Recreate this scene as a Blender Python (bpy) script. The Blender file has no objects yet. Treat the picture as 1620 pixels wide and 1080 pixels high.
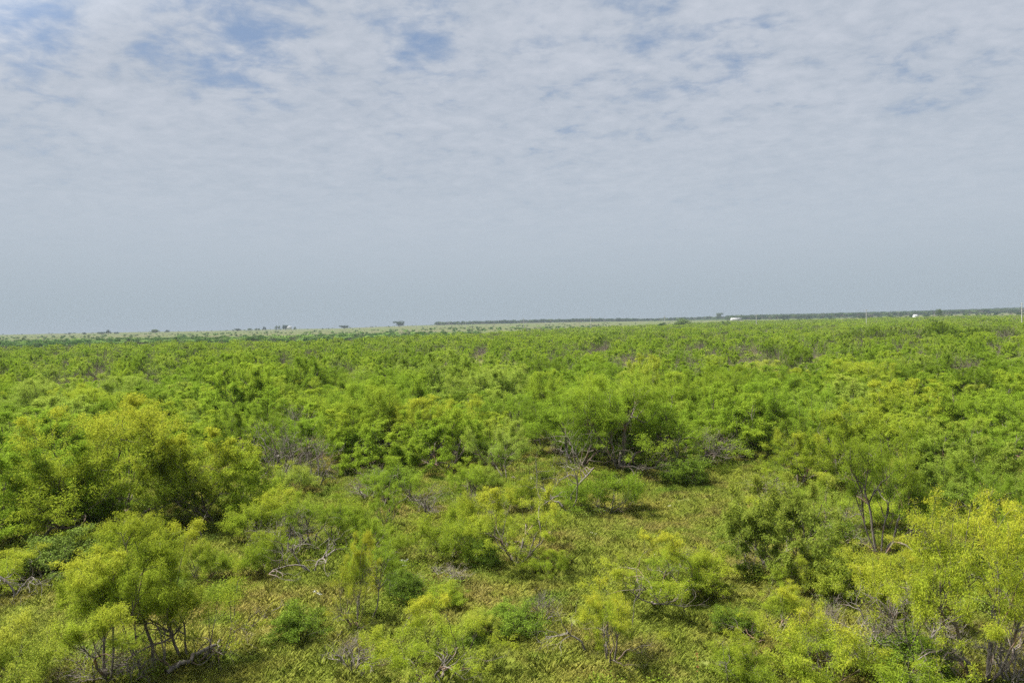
import bpy, math, random
import numpy as np
from mathutils import Matrix, Vector

# ------------------------------------------------------------------ camera, sky, sun
SC = bpy.context.scene
EXPO = 1.2
C = SC.collection
CAM_H = 9.5
PITCH, ROLL = math.radians(1.35), math.radians(1.1)
F0 = Vector((0, math.cos(PITCH), -math.sin(PITCH)))
U0 = Vector((0, math.sin(PITCH), math.cos(PITCH)))
R0 = Vector((1, 0, 0))
RR = R0 * math.cos(ROLL) - U0 * math.sin(ROLL)
UU = R0 * math.sin(ROLL) + U0 * math.cos(ROLL)
cd = bpy.data.cameras.new('camera'); cam = bpy.data.objects.new('camera', cd); C.objects.link(cam)
cd.sensor_width = 36; cd.lens = 24; cd.clip_start = 0.1; cd.clip_end = 60000
m = Matrix.Identity(4)
for i in range(3):
    m[i][0] = RR[i]; m[i][1] = UU[i]; m[i][2] = -F0[i]
m[2][3] = CAM_H
cam.matrix_world = m
SC.camera = cam
SC.view_settings.view_transform = 'Standard'; SC.view_settings.look = 'None'
SC.view_settings.exposure = EXPO; SC.view_settings.gamma = 1.0
SC.cycles.max_bounces = 8; SC.cycles.diffuse_bounces = 4; SC.cycles.transmission_bounces = 6
SC.cycles.volume_bounces = 0
SC.cycles.sample_clamp_direct = 8; SC.cycles.sample_clamp_indirect = 2.5; SC.cycles.use_denoising = False; SC.cycles.denoising_input_passes = 'RGB_ALBEDO_NORMAL'; SC.cycles.denoising_prefilter = 'ACCURATE'

SUN_EL, SUN_AZ = math.radians(58), math.radians(-72)     # azimuth measured from +Y towards +X
sd = Vector((math.sin(SUN_AZ) * math.cos(SUN_EL), math.cos(SUN_AZ) * math.cos(SUN_EL), math.sin(SUN_EL)))
sl = bpy.data.lights.new('sun', 'SUN'); sun = bpy.data.objects.new('sun', sl); C.objects.link(sun)
sl.energy = 4.6; sl.angle = math.radians(3.0); sl.color = (1.0, 0.95, 0.86)
sun.rotation_euler = sd.to_track_quat('Z', 'Y').to_euler()
sun.location = (0, 0, 60)

W = bpy.data.worlds.new('World'); SC.world = W; W.use_nodes = True
nt = W.node_tree; N = nt.nodes; L = nt.links; N.clear()
def nd(nt_, typ, **kw):
    n = nt_.nodes.new(typ)
    for k, v in kw.items():
        if k.startswith('i_'):
            n.inputs[int(k[2:])].default_value = v
        else:
            setattr(n, k, v)
    return n
def mathn(nt_, op, a, b=None, clamp=False):
    n = nt_.nodes.new('ShaderNodeMath'); n.operation = op; n.use_clamp = clamp
    for i, v in enumerate((a, b)):
        if v is None: continue
        if hasattr(v, 'links'): nt_.links.new(v, n.inputs[i])
        else: n.inputs[i].default_value = v
    return n.outputs[0]
def maprange(nt_, v, a, b, c=0.0, d=1.0, smooth=True):
    n = nt_.nodes.new('ShaderNodeMapRange')
    if smooth: n.interpolation_type = 'SMOOTHSTEP'
    nt_.links.new(v, n.inputs[0])
    for i, x in zip((1, 2, 3, 4), (a, b, c, d)): n.inputs[i].default_value = x
    return n.outputs[0]
def mixc(nt_, f, a, b, mode='MIX'):
    n = nt_.nodes.new('ShaderNodeMix'); n.data_type = 'RGBA'; n.blend_type = mode
    for sock, v in ((n.inputs[0], f), (n.inputs[6], a), (n.inputs[7], b)):
        if hasattr(v, 'links'): nt_.links.new(v, sock)
        elif isinstance(v, (int, float)): sock.default_value = v
        else: sock.default_value = (*v, 1)
    return n.outputs[2]
def noise(nt_, vec, scale, detail=4, rough=0.5, dist=0.0):
    n = nt_.nodes.new('ShaderNodeTexNoise')
    if vec is not None: nt_.links.new(vec, n.inputs['Vector'])
    n.inputs['Scale'].default_value = scale; n.inputs['Detail'].default_value = detail
    n.inputs['Roughness'].default_value = rough; n.inputs['Distortion'].default_value = dist
    return n.outputs[0]

SKY_S = 0.1
sky = nd(nt, 'ShaderNodeTexSky'); sky.sky_type = 'NISHITA'; sky.sun_disc = False
sky.sun_elevation = SUN_EL; sky.sun_rotation = SUN_AZ
sky.air_density = 1.0; sky.dust_density = 2.0; sky.ozone_density = 1.5
tc = nd(nt, 'ShaderNodeTexCoord')
sep = nd(nt, 'ShaderNodeSeparateXYZ'); L.new(tc.outputs['Generated'], sep.inputs[0])
z = mathn(nt, 'MAXIMUM', sep.outputs[2], 0.0)
zz = mathn(nt, 'ADD', z, 0.16)
px_ = mathn(nt, 'DIVIDE', sep.outputs[0], zz); py_ = mathn(nt, 'DIVIDE', sep.outputs[1], zz)
cmb = nd(nt, 'ShaderNodeCombineXYZ'); L.new(px_, cmb.inputs[0]); L.new(py_, cmb.inputs[1])
P = cmb.outputs[0]
# a deck of patchy altocumulus: broad cover, puffs, fine wisps, with blue holes high up
big = noise(nt, P, 0.9, 5, 0.55, 0.3)
mp = nd(nt, 'ShaderNodeMapping'); L.new(P, mp.inputs[0]); mp.inputs['Rotation'].default_value = (0, 0, 0.5); mp.inputs['Scale'].default_value = (1.0, 1.15, 1.0)
puff = noise(nt, mp.outputs[0], 7.5, 6, 0.58, 0.35)
fine = noise(nt, mp.outputs[0], 19.0, 5, 0.6, 0.3)
def hole(px, py, rad):
    u, v = (px - 810) / 1080, (540 - py) / 1080
    d = (F0 + RR * u + UU * v).normalized()
    n = nd(nt, 'ShaderNodeVectorMath', operation='DISTANCE'); L.new(tc.outputs['Generated'], n.inputs[0]); n.inputs[1].default_value = d
    return maprange(nt, n.outputs['Value'], rad, 0.0, 0.0, 1.0)
holes = None
for (hx, hy, hr, w_) in [(40, 30, .12, 1.0), (390, 45, .15, 1.1), (275, 35, .07, .7), (670, 60, .14, .9), (560, -10, .1, .6),
                     (860, 30, .14, .75), (1130, 70, .15, .6), (640, 175, .10, .5), (930, -60, .3, .7), (100, 205, .09, .35), (310, -60, .2, 1), (1180, -20, .12, .4),
                     (880, 210, .08, .3)]:
    h = mathn(nt, 'MULTIPLY', hole(hx, hy, hr), w_)
    holes = h if holes is None else mathn(nt, 'MAXIMUM', holes, h)
s1 = mathn(nt, 'ADD', mathn(nt, 'MULTIPLY', big, 0.55), mathn(nt, 'SUBTRACT', mathn(nt, 'MULTIPLY', puff, 1.0), 0.20))
s1 = mathn(nt, 'ADD', s1, mathn(nt, 'MULTIPLY', fine, 0.30))           # mean about .72
streak = noise(nt, mp.outputs[0], 2.2, 5, 0.6, 1.2)
s1 = mathn(nt, 'ADD', s1, mathn(nt, 'MULTIPLY', mathn(nt, 'SUBTRACT', streak, 0.5), 0.5))
s1 = mathn(nt, 'SUBTRACT', s1, mathn(nt, 'MULTIPLY', holes, 0.31))
cover = maprange(nt, s1, 0.20, 0.62, 0.0, 1.0)
bright = maprange(nt, mathn(nt, 'ADD', mathn(nt, 'ADD', mathn(nt, 'MULTIPLY', puff, 0.4), mathn(nt, 'MULTIPLY', fine, 0.35)), mathn(nt, 'MULTIPLY', streak, 0.35)), 0.34, 0.78, 0.0, 1.0)
k = 1.0 / SKY_S / 2 ** EXPO
cloud = mixc(nt, bright, tuple(c * k for c in (0.425, 0.485, 0.575)), tuple(c * k for c in (0.585, 0.625, 0.705)))
blue = tuple(c * k for c in (0.215, 0.305, 0.465))
skyblue = mixc(nt, 0.88, sky.outputs[0], blue)
deck = mixc(nt, cover, skyblue, cloud)
hz = maprange(nt, sep.outputs[2], 0.03, 0.36, 1.0, 0.0)
horizon = mixc(nt, maprange(nt, sep.outputs[2], 0.0, 0.16), tuple(c * k for c in (0.405, 0.480, 0.540)), tuple(c * k for c in (0.490, 0.558, 0.632)))
skyc = mixc(nt, hz, deck, horizon)
# extra brightness added to the sky around the sun, mostly unseen, for ambient fill
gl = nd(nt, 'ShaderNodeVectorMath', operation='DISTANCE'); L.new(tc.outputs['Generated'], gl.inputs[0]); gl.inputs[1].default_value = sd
fill_glow = maprange(nt, gl.outputs['Value'], 0.85, 0.0, 1.0, 10.0)
gs = nd(nt, 'ShaderNodeVectorMath', operation='SCALE'); L.new(skyc, gs.inputs[0]); L.new(fill_glow, gs.inputs['Scale']); skyc = gs.outputs[0]
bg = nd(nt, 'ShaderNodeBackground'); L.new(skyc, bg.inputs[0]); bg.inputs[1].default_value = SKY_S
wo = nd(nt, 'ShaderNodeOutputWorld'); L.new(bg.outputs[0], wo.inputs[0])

# ------------------------------------------------------------------ terrain height and pixel helpers
AZX = [-2000, 0, 400, 810, 1200, 1620, 4000]
AZC = [math.atan((x - 810) / 1080) for x in AZX]
DK = [0, 200, 500, 1000, 2000, 3000, 4500, 8000, 16000]
TAB = np.array([
    [0, 0, 0, 1.0, 5, 9.3, 9.3, 9, 0],
    [0, 0, 0, 1.0, 5, 9.3, 9.3, 9, 0],
    [0, 0, 0, 1.0, 6, 10.5, 10, 9, 0],
    [0, 0, .3, 2.0, 9, 19, 18, 10, 0],
    [0, .4, 1.2, 3.5, 11, 20, 33, 25, 0],
    [0, .5, 2.8, 4.6, 14, 22, 41, 25, 0],
    [0, .5, 2.8, 4.6, 14, 22, 41, 25, 0]], float)
def G(x, y):
    x = np.asarray(x, float); y = np.asarray(y, float)
    d = np.hypot(x, y); az = np.arctan2(x, np.maximum(y, 1e-6))
    az = np.where(y < 0, np.sign(x) * 1.5, az)
    cols = np.array([np.interp(d, DK, row) for row in TAB])
    t = np.interp(az, AZC, range(len(AZC)))
    i = np.clip(t.astype(int), 0, len(AZC) - 2); f = t - i
    f = f * f * (3 - 2 * f)
    cols = cols.reshape(len(AZC), -1); ii = i.reshape(-1); ff = f.reshape(-1)
    r = cols[ii, np.arange(cols.shape[1])] * (1 - ff) + cols[ii + 1, np.arange(cols.shape[1])] * ff
    r = r.reshape(d.shape)
    r = r + (0.16 * np.sin(x * .21 + 1.3) * np.cos(y * .17) + 0.10 * np.sin(x * .53 + y * .41)) * np.clip(1.5 - d / 400, 0.3, 1)
    r = r + np.clip((d - 1500) / 3000, 0, 1) * (2.2 * np.sin(x * .0041 + 2) + 1.6 * np.sin(x * .0093 + y * .002))
    return r
def ray(px, py):
    return F0 + RR * ((px - 810) / 1080) + UU * ((540 - py) / 1080)
def at(px, py):
    """ground point seen at a pixel of the 1620 x 1080 photograph"""
    d = ray(px, py); t = 5.0
    for _ in range(4000):
        p = d * t; p.z += CAM_H
        if p.z < float(G(p.x, p.y)): break
        t *= 1.004
    return p.x, p.y, float(G(p.x, p.y)), t
def at_depth(px, Y):
    """ground point straight below column px at depth Y"""
    u = (px - 810) / 1080
    x = Y * u
    return x, Y, float(G(x, Y))
def project(x, y, z):
    v = Vector((x, y, z - CAM_H)); w = v.dot(F0)
    return 810 + 1080 * v.dot(RR) / w, 540 - 1080 * v.dot(UU) / w

# ------------------------------------------------------------------ object helpers
def tag(o, label=None, cat=None, group=None, kind=None):
    for kk, v in (('label', label), ('category', cat), ('group', group), ('kind', kind)):
        if v: o[kk] = v
    return o
def mesh_np(name, V, F, mats, attr=None, midx=None, smooth=False):
    """V (n,3), F (m,k) all with k corners"""
    me = bpy.data.meshes.new(name)
    V = np.asarray(V, np.float32)
    if not isinstance(F, list): F = [F]
    nf = sum(len(f) for f in F); nl = sum(f.size for f in F)
    me.vertices.add(len(V)); me.vertices.foreach_set('co', V.ravel())
    me.loops.add(nl); me.loops.foreach_set('vertex_index', np.concatenate([f.ravel() for f in F]).astype(np.int32))
    me.polygons.add(nf)
    tot = np.concatenate([np.full(len(f), f.shape[1]) for f in F]); st = np.concatenate([[0], np.cumsum(tot)[:-1]])
    me.polygons.foreach_set('loop_start', st.astype(np.int32))
    me.polygons.foreach_set('loop_total', tot.astype(np.int32))
    if midx is not None: me.polygons.foreach_set('material_index', np.asarray(midx, np.int32))
    if smooth: me.polygons.foreach_set('use_smooth', np.ones(nf, bool))
    for mm in (mats if isinstance(mats, (list, tuple)) else [mats]): me.materials.append(mm)
    if attr:
        for an, av in attr.items():
            a = me.attributes.new(an, 'FLOAT', 'FACE'); a.data.foreach_set('value', np.asarray(av, np.float32))
    me.update(calc_edges=True); me.validate()
    return me
def link(name, me, parent=None, loc=None):
    o = bpy.data.objects.new(name, me); C.objects.link(o)
    if parent is not None: o.parent = parent
    if loc is not None: o.location = loc
    return o

# ------------------------------------------------------------------ materials
def newmat(name):
    mt = bpy.data.materials.new(name); mt.use_nodes = True; mt.node_tree.nodes.clear(); return mt, mt.node_tree
def attrn(t, name):
    n = t.nodes.new('ShaderNodeAttribute'); n.attribute_name = name; return n.outputs['Fac']
def leaf_material(name, greens, yellows, trans=0.35, tint=True, dry=None):
    mt, t = newmat(name)
    oi = t.nodes.new('ShaderNodeObjectInfo')
    sp = t.nodes.new('ShaderNodeSeparateColor'); t.links.new(oi.outputs['Color'], sp.inputs[0])
    lv, tip = attrn(t, 'leafvar'), attrn(t, 'tip')
    g = mixc(t, lv, greens[0], greens[1])
    yv = mixc(t, lv, yellows[0], yellows[1])
    geo = t.nodes.new('ShaderNodeNewGeometry')
    big_ = noise(t, geo.outputs['Position'], 0.35, 3, 0.6)
    # amount of bloom and new growth: per tree, more on the outer top shoots, in patches
    rnd = mathn(t, 'MULTIPLY', oi.outputs['Random'], 0.26)
    amt = mathn(t, 'ADD', sp.outputs[0], mathn(t, 'SUBTRACT', rnd, 0.13))
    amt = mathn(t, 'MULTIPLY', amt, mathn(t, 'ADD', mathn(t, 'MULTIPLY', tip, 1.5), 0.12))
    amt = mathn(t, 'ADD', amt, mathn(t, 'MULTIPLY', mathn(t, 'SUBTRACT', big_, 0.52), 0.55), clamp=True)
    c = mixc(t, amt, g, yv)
    dusty = maprange(t, oi.outputs['Random'], .68, 1.0, 0, .40)
    c = mixc(t, dusty, c, mixc(t, lv, (.150, .205, .050), (.250, .310, .090)))
    br = mathn(t, 'MULTIPLY', sp.outputs[1], mathn(t, 'ADD', mathn(t, 'MULTIPLY', oi.outputs['Random'], 0.3), 0.85))
    vm = t.nodes.new('ShaderNodeVectorMath'); vm.operation = 'SCALE'; t.links.new(c, vm.inputs[0]); t.links.new(br, vm.inputs['Scale'])
    c = vm.outputs[0]
    d = t.nodes.new('ShaderNodeBsdfDiffuse'); t.links.new(c, d.inputs[0])
    tr = t.nodes.new('ShaderNodeBsdfTranslucent'); t.links.new(c, tr.inputs[0])
    ms = t.nodes.new('ShaderNodeMixShader'); ms.inputs[0].default_value = trans
    t.links.new(d.outputs[0], ms.inputs[1]); t.links.new(tr.outputs[0], ms.inputs[2])
    out = t.nodes.new('ShaderNodeOutputMaterial'); t.links.new(ms.outputs[0], out.inputs[0])
    return mt
M_LEAF = leaf_material('mesquite_leaf', [(.166, .262, .020), (.266, .380, .036)], [(.330, .360, .028), (.450, .430, .042)], 0.48)
M_SHRUB = leaf_material('shrub_leaf', [(.085, .150, .018), (.140, .215, .028)], [(.16, .24, .02), (.22, .30, .03)], 0.3)
M_CEDAR = leaf_material('dark_leaf', [(.018, .040, .014), (.040, .075, .022)], [(.05, .085, .02), (.06, .10, .03)], 0.15)
M_WEED = leaf_material('weed_leaf', [(.130, .195, .022), (.195, .265, .034)], [(.22, .28, .02), (.28, .31, .03)], 0.35)

def wood_material(name, a, b, c):
    mt, t = newmat(name)
    tc_ = t.nodes.new('ShaderNodeTexCoord'); v = tc_.outputs['Object']
    mp_ = t.nodes.new('ShaderNodeMapping'); t.links.new(v, mp_.inputs[0]); mp_.inputs['Scale'].default_value = (1, 1, .35)
    n1 = noise(t, mp_.outputs[0], 14, 5, 0.7); n2 = noise(t, v, 1.6, 3, 0.5)
    col = mixc(t, maprange(t, n1, .35, .65), a, b)
    col = mixc(t, maprange(t, n2, .50, .68, 0, .8), col, c)
    bs = t.nodes.new('ShaderNodeBsdfPrincipled'); t.links.new(col, bs.inputs['Base Color']); bs.inputs['Roughness'].default_value = .9
    bs.inputs['Specular IOR Level'].default_value = .15
    bu = t.nodes.new('ShaderNodeBump'); bu.inputs['Strength'].default_value = .6; bu.inputs['Distance'].default_value = .03
    t.links.new(n1, bu.inputs['Height']); t.links.new(bu.outputs[0], bs.inputs['Normal'])
    out = t.nodes.new('ShaderNodeOutputMaterial'); t.links.new(bs.outputs[0], out.inputs[0])
    return mt
M_BARK = wood_material('bark', (.085, .070, .055), (.22, .19, .155), (.24, .14, .085))
M_TWIG = wood_material('twig', (.075, .062, .048), (.17, .145, .115), (.12, .085, .06))
M_DEAD = wood_material('dead_wood', (.11, .095, .08), (.25, .22, .185), (.18, .13, .10))
M_GREY = wood_material('grey_twig', (.12, .100, .082), (.26, .225, .19), (.20, .13, .10))

def simple(name, c, rough=.8, var=.15, sc=3.0):
    mt, t = newmat(name)
    tc_ = t.nodes.new('ShaderNodeTexCoord')
    n = noise(t, tc_.outputs['Object'], sc, 5, .6)
    col = mixc(t, maprange(t, n, .3, .7), tuple(x * (1 - var) for x in c), tuple(min(1, x * (1 + var)) for x in c))
    bs = t.nodes.new('ShaderNodeBsdfPrincipled'); t.links.new(col, bs.inputs['Base Color']); bs.inputs['Roughness'].default_value = rough
    out = t.nodes.new('ShaderNodeOutputMaterial'); t.links.new(bs.outputs[0], out.inputs[0])
    return mt

# ground: grass mat and soil near, brush-floor green further, pale pasture beyond the brush
EDGE_X = [-2000, 0, 500, 800, 1000, 1200, 1620, 4000]
EDGE_D = [440, 440, 420, 640, 950, 1400, 1250, 1250]
EDGE_A = [math.atan((x - 810) / 1080) for x in EDGE_X]
def edge(x, y):
    return np.interp(np.arctan2(x, y), EDGE_A, EDGE_D) * (1 + .04 * np.sin(np.asarray(x) * .02) + .03 * np.sin(np.asarray(x) * .071))
def ground_material():
    mt, t = newmat('ground_cover')
    geo = t.nodes.new('ShaderNodeNewGeometry'); Pp = geo.outputs['Position']
    n1 = noise(t, Pp, .12, 5, .6); n2 = noise(t, Pp, 1.3, 6, .65); n3 = noise(t, Pp, 9, 4, .6)
    a = mixc(t, maprange(t, n2, .35, .65), (.120, .145, .030), (.160, .165, .045))
    a = mixc(t, maprange(t, n1, .52, .66, 0, .6), a, (.185, .150, .075))
    a = mixc(t, maprange(t, n3, .45, .75, 0, .5), a, (.110, .130, .030))
    far = attrn(t, 'pasture')
    mp_ = t.nodes.new('ShaderNodeMapping'); t.links.new(Pp, mp_.inputs[0]); mp_.inputs['Scale'].default_value = (1, .5, 1)
    f1 = noise(t, mp_.outputs[0], .008, 6, .65); f2 = noise(t, Pp, .06, 4, .6)
    p = mixc(t, maprange(t, f1, .36, .62), (.112, .108, .060), (.085, .108, .038))
    p = mixc(t, maprange(t, f2, .5, .75, 0, .7), p, (.045, .065, .022))
    col = mixc(t, far, a, p)
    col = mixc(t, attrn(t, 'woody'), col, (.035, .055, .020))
    d = t.nodes.new('ShaderNodeBsdfDiffuse'); t.links.new(col, d.inputs[0])
    bu = t.nodes.new('ShaderNodeBump'); bu.inputs['Strength'].default_value = .5; bu.inputs['Distance'].default_value = .06
    t.links.new(n3, bu.inputs['Height']); t.links.new(bu.outputs[0], d.inputs['Normal'])
    out = t.nodes.new('ShaderNodeOutputMaterial'); t.links.new(d.outputs[0], out.inputs[0])
    return mt

# ------------------------------------------------------------------ the ground: one sheet to the horizon
rs = np.concatenate([[0.0], np.geomspace(2.0, 15500, 250)])
na = 384
aa = np.linspace(-math.pi, math.pi, na, endpoint=False)
# denser towards the view
aa = aa - 0.45 * np.sin(aa)
X = np.outer(rs[1:], np.sin(aa)).ravel(); Y = np.outer(rs[1:], np.cos(aa)).ravel()
V = np.stack([np.append(X, 0), np.append(Y, 0), np.zeros(len(X) + 1)], 1)
V[:, 2] = G(V[:, 0], V[:, 1])
nr = len(rs) - 1
i, j = np.meshgrid(np.arange(nr - 1), np.arange(na), indexing='ij')
quads = np.stack([i * na + j, i * na + (j + 1) % na, (i + 1) * na + (j + 1) % na, (i + 1) * na + j], -1).reshape(-1, 4)[:, ::-1]
jj = np.arange(na); tris = np.stack([np.full(na, len(X)), (jj + 1) % na, jj], 1)
me = mesh_np('ground', V, [quads, tris], ground_material(), smooth=True)
dd = np.hypot(V[:, 0], V[:, 1]); past = np.clip((dd / edge(V[:, 0], V[:, 1]) - .98) / .06, 0, 1); pxv = 810 + 1080 * V[:, 0] / np.maximum(V[:, 1], 1)
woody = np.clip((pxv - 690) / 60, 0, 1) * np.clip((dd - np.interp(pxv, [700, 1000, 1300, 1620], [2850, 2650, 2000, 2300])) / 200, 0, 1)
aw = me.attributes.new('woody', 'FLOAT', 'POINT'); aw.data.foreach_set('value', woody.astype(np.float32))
a_ = me.attributes.new('pasture', 'FLOAT', 'POINT'); a_.data.foreach_set('value', past.astype(np.float32))
g_o = link('ground', me); g_o['kind'] = 'structure'
if me.polygons[len(me.polygons) // 2].normal.z < 0: me.flip_normals()

# ------------------------------------------------------------------ plants: skeletons, tubes and leaves
def unit(v): return v / (np.linalg.norm(v) + 1e-9)
def tubes(polys):
    """polys: list of (points (n,3), radii (n,), sides) -> V, F arrays"""
    Vs, Fs, off = [], [], 0
    for pts, rad, s in polys:
        n = len(pts)
        tan = np.gradient(pts, axis=0); tan /= np.linalg.norm(tan, axis=1, keepdims=True) + 1e-9
        ref = np.where(np.abs(tan[:, 2:3]) > .9, np.array([[1., 0, 0]]), np.array([[0, 0, 1.]]))
        a = np.cross(tan, ref); a /= np.linalg.norm(a, axis=1, keepdims=True) + 1e-9
        b = np.cross(tan, a)
        th = np.arange(s) * 2 * math.pi / s
        ring = pts[:, None] + rad[:, None, None] * (np.cos(th)[None, :, None] * a[:, None] + np.sin(th)[None, :, None] * b[:, None])
        Vs.append(ring.reshape(-1, 3))
        i, j = np.meshgrid(np.arange(n - 1), np.arange(s), indexing='ij')
        Fs.append(np.stack([i * s + j, i * s + (j + 1) % s, (i + 1) * s + (j + 1) % s, (i + 1) * s + j], -1).reshape(-1, 4) + off)
        off += n * s
    return np.concatenate(Vs), np.concatenate(Fs)
def branch(rng, p, d, ln, r0, r1, n, crook, up=0.0):
    pts = [p]; d = unit(d); step = ln / n
    for _ in range(n):
        d = unit(d + rng.normal(0, crook, 3) + np.array([0, 0, up]))
        p = p + d * step; pts.append(p)
    return np.array(pts), np.linspace(r0, r1, n + 1), d
def grow(rng, stems=4, spread=.8, trunk=1.0, lens=(1.25, .95, .6, .38), kids=(4, 4, 4), crook=.22, lean=(0, 0), flat=.0, up=.05, r=.07, first=.5):
    thick, thin, tips = [], [], []
    a0 = rng.uniform(0, 6.28)
    for s in range(stems):
        a = a0 + s * 6.283 / stems + rng.normal(0, .35)
        d = np.array([math.cos(a) * spread + lean[0], math.sin(a) * spread + lean[1], 1.0])
        base = np.array([math.cos(a), math.sin(a), 0]) * .08 * rng.uniform(.3, 1.6); base[2] = -.1
        rr = r * rng.uniform(.7, 1.2)
        pts, rad, de = branch(rng, base, d, lens[0] * trunk * rng.uniform(.8, 1.2), rr, rr * .62, 7, crook * .8)
        thick.append((pts, rad, 7))
        lv = [(pts, rad, de)]
        for level in (1, 2, 3):
            nxt = []
            for (pp, ra, dd_) in lv:
                nk = kids[level - 1] + rng.integers(-1, 2)
                for q in range(nk):
                    t = rng.uniform(.35, 1.0) if q else 1.0
                    if level == 1: t = rng.uniform(first, 1) if q else 1.0
                    idx = t * (len(pp) - 1); i0 = int(min(idx, len(pp) - 2)); f = idx - i0
                    p = pp[i0] * (1 - f) + pp[i0 + 1] * f; rad0 = (ra[i0] * (1 - f) + ra[i0 + 1] * f) * .72
                    ax = unit(rng.normal(0, 1, 3)); perp = unit(np.cross(dd_, ax))
                    nd_ = unit(dd_ * rng.uniform(.5, 1.0) + perp * rng.uniform(.45, 1.0) + np.array([0, 0, up - flat * max(0, dd_[2])]))
                    if nd_[2] < -.15: nd_[2] *= -.4
                    ln = lens[level] * rng.uniform(.6, 1.3)
                    n = (0, 6, 5, 3)[level]
                    P_, R_, D_ = branch(rng, p, nd_, ln, max(rad0, .004), max(rad0 * .45, .003), n, crook, .02)
                    (thick if level == 1 else thin).append((P_, R_, (0, 5, 4, 3)[level]))
                    nxt.append((P_, R_, D_))
            lv = nxt
            if level == 2: mids = nxt
        tips += lv
    return thick, thin, tips
def leaves(rng, tips, bare=0.0, per=70, ln=(.09, .19), wd=(.010, .020), off=.085, droop=.25, ctr=None, keep=1.0):
    """fine drooping leaflets in a tuft round each twig; returns quads with two face attributes"""
    P_, D_ = [], []
    for pp, ra, dd_ in tips:
        if rng.random() > keep: continue
        if pp[-1][2] < bare and rng.random() < .88: continue
        n = int(per * rng.uniform(.45, 1.5))
        t = rng.uniform(.05, 1.12, n) * (len(pp) - 1)
        i0 = np.clip(t.astype(int), 0, len(pp) - 2); f = (t - i0)[:, None]
        p = pp[i0] * (1 - f) + pp[i0 + 1] * f + rng.normal(0, off, (n, 3)) * np.array([1, 1, .75])
        P_.append(p); D_.append(np.repeat(dd_[None], n, 0))
    P_ = np.concatenate(P_); D_ = np.concatenate(D_); n = len(P_)
    d = D_ * .5 + rng.normal(0, .62, (n, 3)) + np.array([0, 0, -droop]); d /= np.linalg.norm(d, axis=1, keepdims=True)
    side = np.cross(d, rng.normal(0, .7, (n, 3)) + np.array([0, 0, 1.])); side /= np.linalg.norm(side, axis=1, keepdims=True) + 1e-9
    l_ = rng.uniform(*ln, (n, 1)); w = rng.uniform(*wd, (n, 1))
    V_ = np.stack([P_, P_ + d * l_ * .5 + side * w, P_ + d * l_ + np.array([0, 0, -.02]), P_ + d * l_ * .5 - side * w], 1).reshape(-1, 3)
    F_ = np.arange(n * 4).reshape(-1, 4)
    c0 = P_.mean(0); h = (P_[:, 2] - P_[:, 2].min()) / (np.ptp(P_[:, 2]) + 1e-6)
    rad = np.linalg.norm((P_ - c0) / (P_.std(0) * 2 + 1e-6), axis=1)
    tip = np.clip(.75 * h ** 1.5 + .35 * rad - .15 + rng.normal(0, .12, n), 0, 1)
    return V_, F_, dict(leafvar=rng.random(n), tip=tip)

PROTO = {}
def make_kind(name, seed, leafmat=M_LEAF, bark=M_BARK, twig=M_TWIG, height=3.5, width=4.2, leafkw=None, **kw):
    rng = np.random.default_rng(seed)
    thick, thin, tips = grow(rng, **kw)
    allp = np.concatenate([t[0] for t in tips])
    top = np.percentile(allp[:, 2], 98); hw = np.percentile(np.hypot(allp[:, 0] - allp[:, 0].mean(), allp[:, 1] - allp[:, 1].mean()), 92)
    s = np.array([width / 2 / hw, width / 2 / hw, height / top]); cx, cy = allp[:, 0].mean(), allp[:, 1].mean()
    def sc(p):
        q = p * s; over = np.maximum(q[:, 2] - height, 0); q[:, 2] -= over * .7; k_ = np.clip(p[:, 2:3] / top, 0, 1)          # keep the base at the origin
        q[:, 0:1] -= cx * s[0] * k_ * .6; q[:, 1:2] -= cy * s[1] * k_ * .6
        return q
    thick = [(sc(a), b, c) for a, b, c in thick]; thin = [(sc(a), b, c) for a, b, c in thin]; tips = [(sc(a), b, c) for a, b, c in tips]
    parts = {}
    nq = sum((len(a) - 1) * c for a, b, c in thick)
    V_, F_ = tubes(thick + thin); parts['trunk'] = mesh_np(name + '_trunk', V_, F_, [bark, twig], midx=(np.arange(len(F_)) >= nq).astype(np.int32), smooth=True)
    if leafmat is not None:
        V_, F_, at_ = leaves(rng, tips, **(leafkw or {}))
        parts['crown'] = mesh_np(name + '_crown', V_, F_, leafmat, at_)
    PROTO[name] = dict(parts=parts, h=height, w=width)
    return PROTO[name]

DENSE = ['dense%d' % i for i in range(6)]
for i, nme in enumerate(DENSE):
    make_kind(nme, 11 + i, stems=5, trunk=.75, spread=[1.1, 1.3, 1.0, 1.4, 1.2, 1.05][i], r=.05, up=.0, kids=(5, 4, 4), lens=(1.15, 1.0, .75, .26), height=3.5, width=4.4, leafkw=dict(per=115, off=.062, wd=(.009, .017), ln=(.06, .15)))
OPEN = ['open%d' % i for i in range(4)]
for i, nme in enumerate(OPEN):
    make_kind(nme, 41 + i, stems=5, spread=.85, trunk=.85, r=.045, kids=(4, 4, 4), height=3.5, width=3.8, lens=(1.25, .95, .65, .28), leafkw=dict(bare=1.5, per=140, off=.065, wd=(.0045, .009), ln=(.04, .11)), crook=.27)
TALL = ['tall%d' % i for i in range(3)]
for i, nme in enumerate(TALL):
    make_kind(nme, 61 + i, stems=3 + i, spread=.42, trunk=1.75, first=.72, kids=(5, 5, 5), lens=(1.25, .95, .6, .26), height=3.6, width=3.4, r=.045, leafkw=dict(bare=1.7, per=120, off=.06, wd=(.0045, .009), ln=(.04, .10)), crook=.25)
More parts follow.
